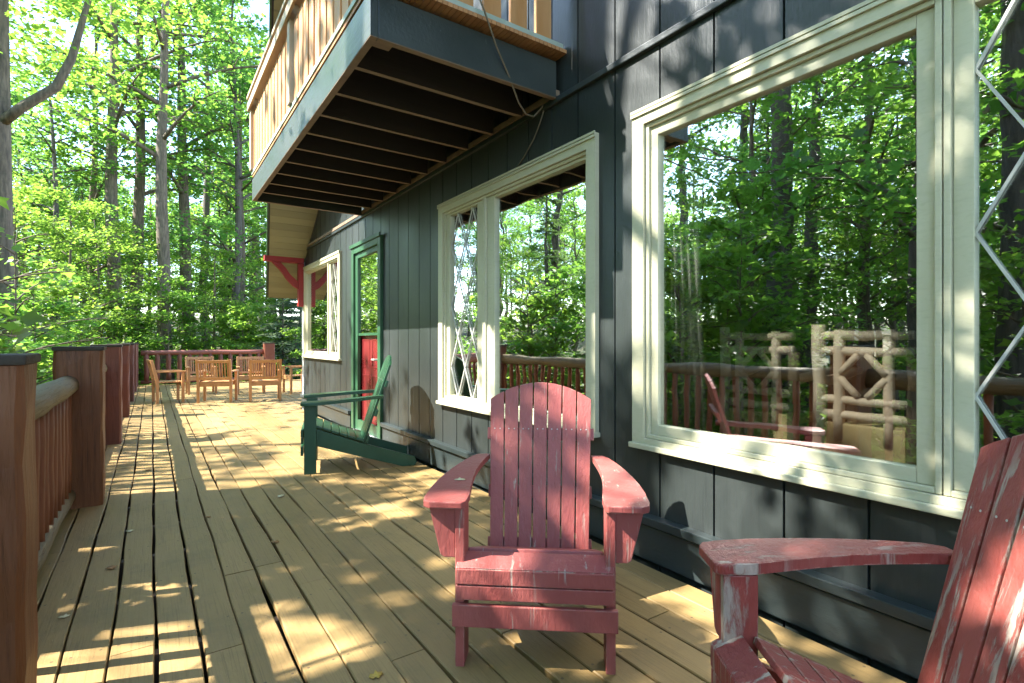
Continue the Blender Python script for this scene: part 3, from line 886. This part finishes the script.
# ------------------------------------------------------------------ trees
GR = []
def np_mesh(name, V, faces_flat, loop_tot, mat, smooth=False):
    me = bpy.data.meshes.new(name)
    V = np.asarray(V, dtype=np.float32)
    me.vertices.add(len(V)); me.vertices.foreach_set('co', V.ravel())
    faces_flat = np.asarray(faces_flat, dtype=np.int32); loop_tot = np.asarray(loop_tot, dtype=np.int32)
    me.loops.add(len(faces_flat)); me.loops.foreach_set('vertex_index', faces_flat)
    me.polygons.add(len(loop_tot))
    st = np.concatenate([[0], np.cumsum(loop_tot)[:-1]]).astype(np.int32)
    me.polygons.foreach_set('loop_start', st)
    try: me.polygons.foreach_set('loop_total', loop_tot)
    except Exception: pass
    me.materials.append(mat)
    me.update(calc_edges=True)
    if smooth: me.polygons.foreach_set('use_smooth', np.ones(len(loop_tot), dtype=bool))
    return me

LEAF = np.array([(0, 0, 0), (.50, .38, .07), (.24, .52, .03), (0, 1.0, -.06), (-.24, .52, .03), (-.50, .38, .07)], dtype=np.float32)
LFACE = np.array([(0, 1, 2), (0, 2, 3), (0, 3, 4), (0, 4, 5)], dtype=np.int32)
NEED = np.array([(0, 0, 0), (.10, .25, .0), (.06, .7, -.03), (0, 1.0, -.08), (-.06, .7, -.03), (-.10, .25, .0)], dtype=np.float32)
def leaves(name, P, size, mat, rng, tilt=.55, dirs=None, shape=LEAF, jit=.5):
    n = len(P)
    nrm = np.stack([rng.normal(0, tilt, n), rng.normal(0, tilt, n), np.ones(n)], 1)
    nrm /= np.linalg.norm(nrm, axis=1, keepdims=True)
    if dirs is None:
        a = rng.uniform(0, 2 * np.pi, n); d = np.stack([np.cos(a), np.sin(a), rng.normal(-.25, .25, n)], 1)
    else: d = dirs
    d = d - nrm * np.sum(d * nrm, 1, keepdims=True); d /= np.linalg.norm(d, axis=1, keepdims=True) + 1e-6
    b = np.cross(d, nrm)
    sz = size * (1 + rng.uniform(-jit, jit, n))
    V = (P[:, None, :] + sz[:, None, None] * (shape[None, :, 0:1] * b[:, None, :] + shape[None, :, 1:2] * d[:, None, :] + shape[None, :, 2:3] * nrm[:, None, :]))
    Fc = (LFACE[None] + (np.arange(n) * len(shape))[:, None, None]).reshape(-1)
    return np_mesh(name, V.reshape(-1, 3), Fc, np.full(n * 4, 3), mat)

def bez(p0, p1, p2, n):
    return [(p0 * (1 - t) ** 2 + p1 * 2 * t * (1 - t) + p2 * t * t) for t in [i / (n - 1) for i in range(n)]]

def broadleaf(seed, H, r, base, R, nl, n_leaf, size, mat, bark, lean=.3, flat=.13, spread=.28, up=.45, shape_top=1.0):
    rng = random.Random(seed); nr = np.random.default_rng(seed)
    bm = bmesh.new()
    tp = []
    x = y = 0
    NT_ = 10
    for i in range(NT_):
        z = H * i / (NT_ - 1)
        tp.append(Vector((x, y, z))); x += rng.uniform(-lean, lean) * H / 40; y += rng.uniform(-lean, lean) * H / 40
    tr = [r * (1.35 if i == 0 else 1) * (1 - .88 * i / (NT_ - 1)) ** .8 for i in range(NT_)]
    tube(bm, tp, tr, 10, .12, rng)
    nodes = []; wts = []
    def at(z):
        f = z / H * (NT_ - 1); i = min(int(f), NT_ - 2); return tp[i].lerp(tp[i + 1], f - i)
    az = rng.uniform(0, 6.28)
    for k in range(nl):
        t = (k + .5) / nl
        z = H * (base + (.97 - base) * t)
        az += 2.4 + rng.uniform(-.4, .4)
        prof = math.sin(PI * min(1, .22 + .78 * t) ** shape_top) * .75 + .25
        L = R * prof * rng.uniform(.75, 1.15)
        p0 = at(z); dr = Vector((math.cos(az), math.sin(az), 0))
        upz = up * rng.uniform(.5, 1.3)
        p1 = p0 + dr * L * .5 + Vector((0, 0, L * upz * .7)); p2 = p0 + dr * L + Vector((0, 0, L * upz * .75))
        pts = bez(p0, p1, p2, 6)
        r0 = max(.012, r * .34 * (1 - .6 * t))
        tube(bm, pts, [r0 * (1 - .85 * i / 5) + .004 for i in range(6)], 6)
        for q in range(8):
            f = .3 + .7 * q / 7
            i = min(int(f * 5), 4); c = pts[i].lerp(pts[i + 1], f * 5 - i)
            nodes.append(c)
        for sI in range(5):
            f = .28 + .14 * sI; i = min(int(f * 5), 4); c = pts[i].lerp(pts[i + 1], f * 5 - i)
            a2 = az + (1 if sI % 2 else -1) * rng.uniform(.5, 1.1)
            L2 = L * rng.uniform(.3, .5) * (1.2 - f * .5)
            e = c + Vector((math.cos(a2), math.sin(a2), rng.uniform(-.12, .25))) * L2
            m = c.lerp(e, .5) + Vector((0, 0, .08 * L2))
            sp = bez(c, m, e, 4)
            tube(bm, sp, [r0 * .35, r0 * .25, r0 * .16, .003], 4, cap=False)
            for j in range(6):
                f2 = .25 + .75 * j / 5; i = min(int(f2 * 3), 2); nodes.append(sp[i].lerp(sp[i + 1], f2 * 3 - i))
    N = np.array([tuple(v) for v in nodes])
    wt_ = nr.uniform(.2, 1, len(N)) ** 2; wt_ /= wt_.sum()
    idx = nr.choice(len(N), n_leaf, p=wt_)
    P = N[idx] + np.stack([nr.normal(0, spread, n_leaf), nr.normal(0, spread, n_leaf), nr.normal(0, flat, n_leaf)], 1)
    crown = leaves('crown', P.astype(np.float32), size, mat, nr)
    bmesh.ops.recalc_face_normals(bm, faces=list(bm.faces))
    tm = bpy.data.meshes.new('trunk'); bm.to_mesh(tm); bm.free(); tm.materials.append(bark)
    for p in tm.polygons: p.use_smooth = True
    return tm, crown

def conifer(seed, H, r, R, mat, bark, base=.06, whorls=26, per=6, step=.10, size=.22, droop=.25):
    rng = random.Random(seed); nr = np.random.default_rng(seed)
    bm = bmesh.new()
    tube(bm, [(0, 0, H * i / 6) for i in range(7)], [r * (1.25 if i == 0 else 1) * (1 - .95 * i / 6) + .004 for i in range(7)], 8, .1, rng)
    P = []; D = []
    for wv in range(whorls):
        t = (wv + rng.uniform(-.3, .3)) / whorls; t = max(0, min(1, t))
        z = H * (base + (1 - base) * t)
        for q in range(per):
            az = rng.uniform(0, 6.28)
            L = R * (1 - t) ** .85 * rng.uniform(.65, 1.1) + .12
            d = Vector((math.cos(az), math.sin(az), 0)); p0 = Vector((0, 0, z))
            pts = bez(p0, p0 + d * L * .5 + Vector((0, 0, L * .10)), p0 + d * L - Vector((0, 0, L * droop)), 5)
            tube(bm, pts, [max(.004, r * .16 * (1 - t)) * (1 - .8 * i / 4) + .002 for i in range(5)], 4, cap=False)
            n = int(L / step)
            for j in range(n):
                f = (j + 1) / n; i = min(int(f * 4), 3); c = pts[i].lerp(pts[i + 1], f * 4 - i)
                wl = .45 * L * (1 - f) + .10
                for s in (-1, 1):
                    a2 = az + s * rng.uniform(.6, 1.0)
                    dd = Vector((math.cos(a2), math.sin(a2), rng.uniform(-.35, -.05)))
                    m = max(1, int(wl / (size * .55)))
                    for g_ in range(m):
                        P.append(c + dd * (g_ * size * .55)); D.append(dd + Vector((rng.uniform(-.5, .5), rng.uniform(-.5, .5), 0)))
    P = np.array([tuple(v) for v in P], dtype=np.float32); D = np.array([tuple(v) for v in D], dtype=np.float32)
    shp = NEED.copy(); shp[:, 0] *= 1.7
    crown = leaves('crown', P, size, mat, nr, .25, D, shp)
    tm = bpy.data.meshes.new('trunk'); bm.to_mesh(tm); bm.free(); tm.materials.append(bark)
    for p in tm.polygons: p.use_smooth = True
    return tm, crown

PROTO = {
    'mapleA': broadleaf(11, 9.0, .10, .16, 2.9, 22, 6200, .115, M['leaf'], M['bark'], spread=.2, flat=.10),
    'mapleB': broadleaf(12, 8.0, .09, .12, 3.1, 20, 5800, .118, M['leafyellow'], M['bark'], spread=.2, flat=.10),
    'mapleC': broadleaf(13, 11.0, .13, .25, 3.2, 22, 6600, .125, M['leafcool'], M['bark'], spread=.22, flat=.11),
    'tallA': broadleaf(21, 20, .26, .40, 4.0, 18, 2900, .20, M['leaf'], M['bark'], spread=.34, flat=.2),
    'tallB': broadleaf(22, 18, .22, .45, 3.6, 18, 2700, .20, M['leafcool'], M['barkdark'], spread=.34, flat=.2),
    'tallC': broadleaf(23, 22, .30, .36, 4.2, 20, 3100, .20, M['leafyellow'], M['bark'], spread=.34, flat=.2),
    'tallD': broadleaf(24, 21, .27, .50, 3.4, 16, 2600, .19, M['leaf'], M['barkdark'], spread=.30, flat=.18),
    'sapA': broadleaf(31, 4.2, .03, .15, 1.5, 16, 2400, .115, M['leaf'], M['bark'], spread=.16, flat=.07),
    'sapB': broadleaf(32, 3.2, .025, .12, 1.3, 14, 1900, .12, M['leafyellow'], M['bark'], spread=.16, flat=.07),
    'hemA': conifer(41, 13, .16, 2.6, M['needle'], M['barkdark'], .08, 20, 5),
    'spruce': conifer(43, 5.0, .06, 1.7, M['needlepale'], M['barkdark'], .04, 22, 7, .09, .16, .12),
}
KIND = {'m': 'maple_tree', 't': 'tall_tree', 's': 'sapling', 'h': 'hemlock_tree'}
def flr3(u, v): return (*flr(u, v), 0.0)
rp = random.Random(77)
BEAMS = []  # target spots for sun patches; crowns are shaped with gaps toward the sun
for i in range(4):
    for j in range(2): BEAMS.append(((-.18 + .17 * i, 2.42 + .22 * j, 0), .15, 1))
for (u, v, r) in ((318, 628, .12), (335, 655, .13), (300, 645, .10), (380, 508, .13), (398, 515, .10), (690, 600, .15), (715, 630, .13), (740, 650, .1), (585, 655, .10), (520, 640, .07), (130, 585, .07), (165, 592, .06), (440, 560, .07),
                  (455, 590, .06), (395, 600, .07), (360, 575, .05), (200, 600, .05), (90, 548, .08)):
    
    c_ = flr3(u, v)
    for q in range(4): BEAMS.append(((c_[0] + rp.uniform(-.9, .9) * r, c_[1] + rp.uniform(-.9, .9) * r, 0), r * rp.uniform(.2, .42), 1))
y = 5.3
while y < 12.8:
    for i in range(3): BEAMS.append(((-.15 + .27 * i, y, 0), .17, rp.uniform(.5, 1)))
    for i in range(6):
        if rp.random() < .62: BEAMS.append(((.6 + .32 * i + rp.uniform(-.1, .1), y + rp.uniform(-.15, .15), 0), rp.uniform(.12, .26), .9))
    y += .3
for i in range(5):
    for j in range(7): BEAMS.append(((DX, 2.12 + .13 * i + rp.uniform(-.04, .04), 1.45 + .27 * j + rp.uniform(-.06, .06)), rp.uniform(.06, .15), .9))
for i in range(3, 16):
    for j in range(4):
        if rp.random() < .6: BEAMS.append(((DX, 4.75 + .34 * i, .3 + .3 * j + rp.uniform(-.1, .1)), rp.uniform(.05, .15), .8))
for p, r in (((2.95, 1.36, 1.05), .12), ((2.95, 1.38, .80), .13), ((2.93, 1.2, .72), .12), ((2.93, 1.02, .72), .10), ((2.95, 1.36, 1.25), .1), ((3.0, 1.95, 1.0), .12), ((3.0, 1.6, 1.0), .12), ((3.0, 1.78, 1.22), .13), ((3.0, 1.78, .76), .12), ((2.93, 1.1, 1.1), .1), ((3.0, 1.7, .62), .10),
             ((1.58, 1.50, .61), .10), ((1.62, 1.62, .62), .08), ((1.47, 1.95, .98), .09), ((1.60, 1.88, .92), .07), ((1.52, 1.95, .6), .06), ((1.15, 1.72, .42), .08),
             ((1.75, .25, .55), .07), ((DX, 1.85, .38), .10), ((DX, 1.6, .45), .08), ((DX, 1.42, .35), .07), ((DX, 2.12, 2.3), .1), ((DX, 2.1, 1.9), .09), ((DX, 1.9, 2.55), .08), ((DX, 3.9, .66), .12), ((DX, 4.4, .66), .14)):
    BEAMS.append((p, r, 1))
BP = np.array([b[0] for b in BEAMS]); BR = np.array([b[1] for b in BEAMS]); BK = np.array([b[2] for b in BEAMS]); SVN = np.array(sv)
def pruned(mesh, x, y, z, sc, zs, rz, seed):
    """a copy of a crown with gaps shaped to let the sun reach the BEAMS spots"""
    n = len(mesh.vertices); V = np.empty(n * 3, dtype=np.float32); mesh.vertices.foreach_get('co', V); V = V.reshape(-1, 6, 3)
    C = V.mean(1) * np.array([sc, sc, sc * zs]); c, s = math.cos(rz), math.sin(rz)
    W = np.stack([C[:, 0] * c - C[:, 1] * s + x, C[:, 0] * s + C[:, 1] * c + y, C[:, 2] + z], 1)
    r_ = np.random.default_rng(seed); keep = np.ones(len(W), bool)
    for p, r, k in zip(BP, BR, BK):
        d = W - p; t = d @ SVN; dist = np.linalg.norm(d - t[:, None] * SVN, axis=1)
        keep &= ~((dist < r + .045) & (t > 0) & (r_.random(len(W)) < k))
    V = V[keep]; n = len(V)
    Fc = (LFACE[None] + (np.arange(n) * 6)[:, None, None]).reshape(-1)
    return np_mesh('crown', V.reshape(-1, 3), Fc, np.full(n * 4, 3), mesh.materials[0])
def tree(proto, x, y, sc, rz, label, group=None, zs=1.0, name=None, cat='tree'):
    tm, cm = PROTO[proto]
    nm = name or ('spruce_tree' if proto == 'spruce' else KIND[proto[0]])
    o = empty(nm, (x, y, ground_z(x, y) - .06), rz, label=label, cat=cat, group=group)
    o.scale = (sc, sc, sc * zs)
    if -17 < x < 0 and -3 < y < 22: cm = pruned(cm, x, y, ground_z(x, y) - .06, sc, zs, rz, int(abs(x * 100 + y * 10)))
    link(bpy.data.objects.new('trunk', tm), o); link(bpy.data.objects.new('crown', cm), o)
    return o
RT = random.Random(99)
def px(u, t):                 # ground position at picture column u and camera depth t
    a = (u - 512) / F; s, c = math.sin(TH), math.cos(TH)
    return (s + c * a) * t, (c - s * a) * t
# big left tree with a long side branch
def left_tree():
    x, y = px(-1, 10.5)
    bm = bmesh.new(); rng = random.Random(5)
    gz = ground_z(x, y)
    tube(bm, [(0, 0, -.1), (.0, 0, .8), (.02, 0, 3), (-.02, .05, 6), (-.05, .1, 10), (.1, .2, 16)], [.30, .235, .215, .20, .16, .05], 14, .08, rng)
    bp = [(0, 0, 6.35), (.35, -.2, 6.7), (.9, -.25, 7.25), (1.15, -.3, 7.9), (1.4, -.2, 9.2), (1.9, 0, 11)]
    tube(bm, bp, [.10, .095, .085, .075, .05, .02], 10, .08, rng)
    o = empty('maple_tree', (x, y, gz), label='thick grey trunk with a forking branch at the left edge of the photo', cat='tree')
    to_obj('trunk', bm, M['bark'], o, smooth=True)
    nr = np.random.default_rng(3)
    P = []
    for c, sp, n in (((1.5, 0, 9.6), 1.0, 900), ((.2, .3, 11.5), 1.8, 2000), ((-1.4, .2, 9.5), 1.3, 1500), ((1.0, .9, 7.9), .5, 260)):
        P.append(np.array(c) + nr.normal(0, 1, (n, 3)) * np.array([sp, sp, sp * .6]))
    link(bpy.data.objects.new('crown', leaves('crown', np.concatenate(P).astype(np.float32), .14, M['leafyellow'], nr)), o)
left_tree()
# trunks seen straight ahead
for u, t, pr, sc, lab in ((54, 19, 'tallB', .62, 'thin pale trunk between the forked tree and the paired trunks'),
                          (117, 20.5, 'tallA', 1.02, 'straight tall trunk, left one of the close pair beyond the railing'),
                          (134, 22.5, 'tallC', .92, 'straight tall trunk, right one of the close pair beyond the railing'),
                          (166, 19.5, 'tallA', .95, 'tall grey trunk rising behind the left chairs at the far railing'),
                          (186, 24, 'tallC', .95, 'tall trunk just right of the grey one behind the far railing'),
                          (204, 28, 'tallB', 1.1, 'dark tall trunk farther back behind the far railing'),
                          (236, 23.5, 'tallB', .9, 'dark slim tree trunk left of the far corner post'),
                          (252, 33, 'tallA', 1.0, 'distant tall tree behind the far corner post')):
    x, y = px(u, t); tree(pr, x, y, sc, RT.uniform(0, 6), lab, zs=1.1)
# trunks mirrored in the glass / shading the deck (left of the railing)
def mirror(u, dist):          # dist: |x| beyond; reflect in wall plane
    a = (u - 512) / F; s, c = math.sin(TH), math.cos(TH); dx, dy = s + c * a, c - s * a
    X = 2 * DX + dist; return -dist, dy / dx * X
for u, d, pr, sc, lab in ((770, 6.4, 'tallD', 1.0, 'broad dark tree mirrored in the middle of the large window'),
                          (692, 9.5, 'tallD', .7, 'slim tree mirrored near the left of the large window'),
                          (735, 12, 'tallD', .8, 'tall tree mirrored left of the broad dark trunk in the large window'),
                          (800, 9.0, 'tallD', .7, 'tall tree mirrored just right of the broad dark trunk'),
                          (1003, 4.6, 'tallD', .75, 'dark trunk mirrored in the lattice casement at the right edge'),
                          (548, 9.5, 'tallD', .75, 'tree mirrored in the middle window above the railing')):
    x, y = mirror(u, d); tree(pr, x, y, sc, RT.uniform(0, 6), lab)
for i, (u, d, pr, sc) in enumerate(((868, 7.5, 'mapleB', .7), (895, 11, 'mapleA', .9), (845, 14, 'mapleB', 1.1), (880, 19, 'mapleC', 1.0), (905, 25, 'mapleA', 1.2), (850, 27, 'mapleC', 1.2), (700, 22, 'mapleB', 1.1), (740, 28, 'mapleA', 1.2), (660, 26, 'mapleA', 1.2), (1010, 14, 'mapleB', 1.3), (985, 22, 'mapleA', 1.8), (520, 14, 'mapleB', 1.0), (530, 30, 'mapleC', 1.8), (585, 34, 'mapleA', 2.0), (505, 38, 'mapleC', 2.0), (575, 17, 'mapleA', 1.3), (500, 24, 'mapleC', 1.6))):
    x, y = mirror(u, d); tree(pr, x, y, sc, i * 1.9, 'sunlit maple in the woods that the house windows mirror', group='maples mirrored in the windows')
# hemlocks that show as layered boughs in the reflection
for i, (x, y, sc) in enumerate(((-10, 8.4, .8), (-13, 5.0, .9), (-15, 11, 1.05), (-9, 17.5, .8), (-20, 8, 1.1), (-5.5, 24, .8), (3.6, 33, 1.0), (-2.5, 36, 1.0))):
    tree('hemA', x, y, sc, i * 1.3, 'dark layered hemlock standing in the woods left of the deck' if x < -5 else 'dark layered hemlock deep in the woods beyond the far railing', group='hemlocks in the woods')
for i, (u, t, sc) in enumerate(((283, 20, .95), (300, 23, 1.0), (268, 25, .9))):
    x, y = px(u, t); tree('spruce', x, y, sc, i * 2.1, ['pale feathery spruce in front, next to the house corner', 'pale spruce half hidden behind the house corner', 'pale small spruce behind the far corner post'][i])
# understorey maples: shade for the near deck and the wall
near = [(-4.4, 1.2, 'mapleA', 1.0), (-5.3, 3.3, 'mapleC', 1.12), (-6.2, 6.6, 'mapleA', 1.0), (-9.5, 5.6, 'mapleC', 1.2),
        (-3.6, -2.2, 'mapleA', .95), (-7.5, -1.0, 'mapleC', 1.1), (-10.5, 1.8, 'mapleB', 1.2), (-8.2, 9.2, 'mapleB', .85),
        (-12, 9.0, 'mapleC', 1.1), (-11.5, 13.5, 'mapleA', .8)]
for i, (x, y, pr, sc) in enumerate(near):
    tree(pr, x, y, sc, i * 1.7, 'leafy understorey maple shading the deck from beyond the left railing', group='understorey maples beside the deck')
for i, (u, t, pr, sc) in enumerate(((18, 15, 'mapleB', .8), (70, 17, 'mapleB', .85), (38, 21, 'mapleA', .95), (100, 19, 'mapleB', .8), (150, 26, 'mapleA', 1.0), (215, 21.5, 'mapleB', .72),
                                    (245, 26, 'mapleA', .9), (185, 30, 'mapleC', 1.1), (85, 27, 'mapleC', 1.0), (272, 30, 'mapleC', 1.1), (10, 26, 'mapleC', 1.1), (128, 33, 'mapleA', 1.2), (150, 46, 'mapleA', 1.6), (190, 52, 'mapleB', 1.6), (228, 48, 'mapleA', 1.6), (262, 54, 'mapleB', 1.7), (60, 48, 'mapleA', 1.6), (20, 50, 'mapleB', 1.6), (205, 22.5, 'mapleA', .5), (170, 22, 'sapA', 1.0), (235, 21, 'sapB', 1.1))):
    x, y = px(u, t); tree(pr, x, y, sc, i * 2.3, 'sunlit leafy maple among the trunks beyond the deck', group='maples beyond the deck')
for i in range(34):
    if i < 14: x, y = RT.uniform(-4.6, -1.7), RT.uniform(3.5, 19)
    elif i < 24: x, y = RT.uniform(-4, 6), RT.uniform(20, 27)
    else: x, y = RT.uniform(-9, -2.2), RT.uniform(-3, 14)
    tree(RT.choice(['sapA', 'sapB']), x, y, RT.uniform(.7, 1.15), RT.uniform(0, 6), 'slender leafy sapling growing in the undergrowth by the deck', group='saplings around the deck')
cnt = 0
placed = []
while cnt < 100:
    if cnt < 34:
        y = RT.uniform(27, 75); x = RT.uniform(-.34, .34) * y
    else:
        x = RT.uniform(-60, -15); y = RT.uniform(-12, 60)
        if x > -24 and 8 < y < 20: continue
    if any((x - a) ** 2 + (y - b) ** 2 < 5 for a, b in placed): continue
    placed.append((x, y)); cnt += 1
    pr = RT.choice(['tallD', 'tallD', 'tallB', 'mapleA', 'mapleC', 'mapleB', 'tallD', 'hemA', 'mapleB'])
    tree(pr, x, y, RT.uniform(.8, 1.15) * (1.35 if pr[0] == 'm' else 1), RT.uniform(0, 6), 'tree in the dense background woods around the house', group='trees of the background woods')

# undergrowth: one uncountable mass
nr = np.random.default_rng(17)
pts = []
def scatter(n, x0, x1, y0, y1):
    X = nr.uniform(x0, x1, n); Y = nr.uniform(y0, y1, n)
    keep = ~((X > -1.0) & (X < 7) & (Y < 18.6))
    return X[keep], Y[keep]
Xs, Ys = [], []
for a in ((1500, -6, -1.0, -3, 20), (1500, -6, 8, 18.7, 32), (1400, -22, -5, -4, 26), (900, -14, 16, 30, 50)):
    q = scatter(*a); Xs.append(q[0]); Ys.append(q[1])
X = np.concatenate(Xs); Y = np.concatenate(Ys)
Z = np.array([ground_z(a, b) for a, b in zip(X, Y)])
P = []
for k in range(9):
    P.append(np.stack([X + nr.normal(0, .16, len(X)), Y + nr.normal(0, .16, len(X)), Z + np.abs(nr.normal(.22, .2, len(X)))], 1))
me = leaves('undergrowth', np.concatenate(P).astype(np.float32), .2, M['fern'], nr, .5)
tag(link(bpy.data.objects.new('undergrowth', me)), 'low leafy undergrowth covering the forest floor', 'undergrowth', kind='stuff')

# small pale cabin glimpsed through the trees
cx, cy = px(80, 40)
cb = empty('cabin', (cx, cy, ground_z(cx, cy)), .3, label='tiny pale cabin glimpsed between trunks left of the second post', cat='cabin')
bm = bmesh.new(); box(bm, -1.6, 1.6, -1.5, 1.5, 0, 2.3); prism(bm, [(-1.5, 2.3), (1.5, 2.3), (0, 3.2)], lambda a, b, t: (t, a, b), -1.6, 1.6)
wl = to_obj('wall', bm, M['cabin'], cb)
bm = bmesh.new()
for s in (-1, 1):
    prism(bm, [(s * 1.75, 2.16), (0, 3.21), (0, 3.30), (s * 1.75, 2.25)], lambda a, b, t: (t, a, b), -1.8, 1.8)
to_obj('roof', bm, M['roofing'], cb)
bm = bmesh.new(); box(bm, -.9, -.1, -1.53, -1.502, .9, 1.7); to_obj('window', bm, M['glass'], cb)
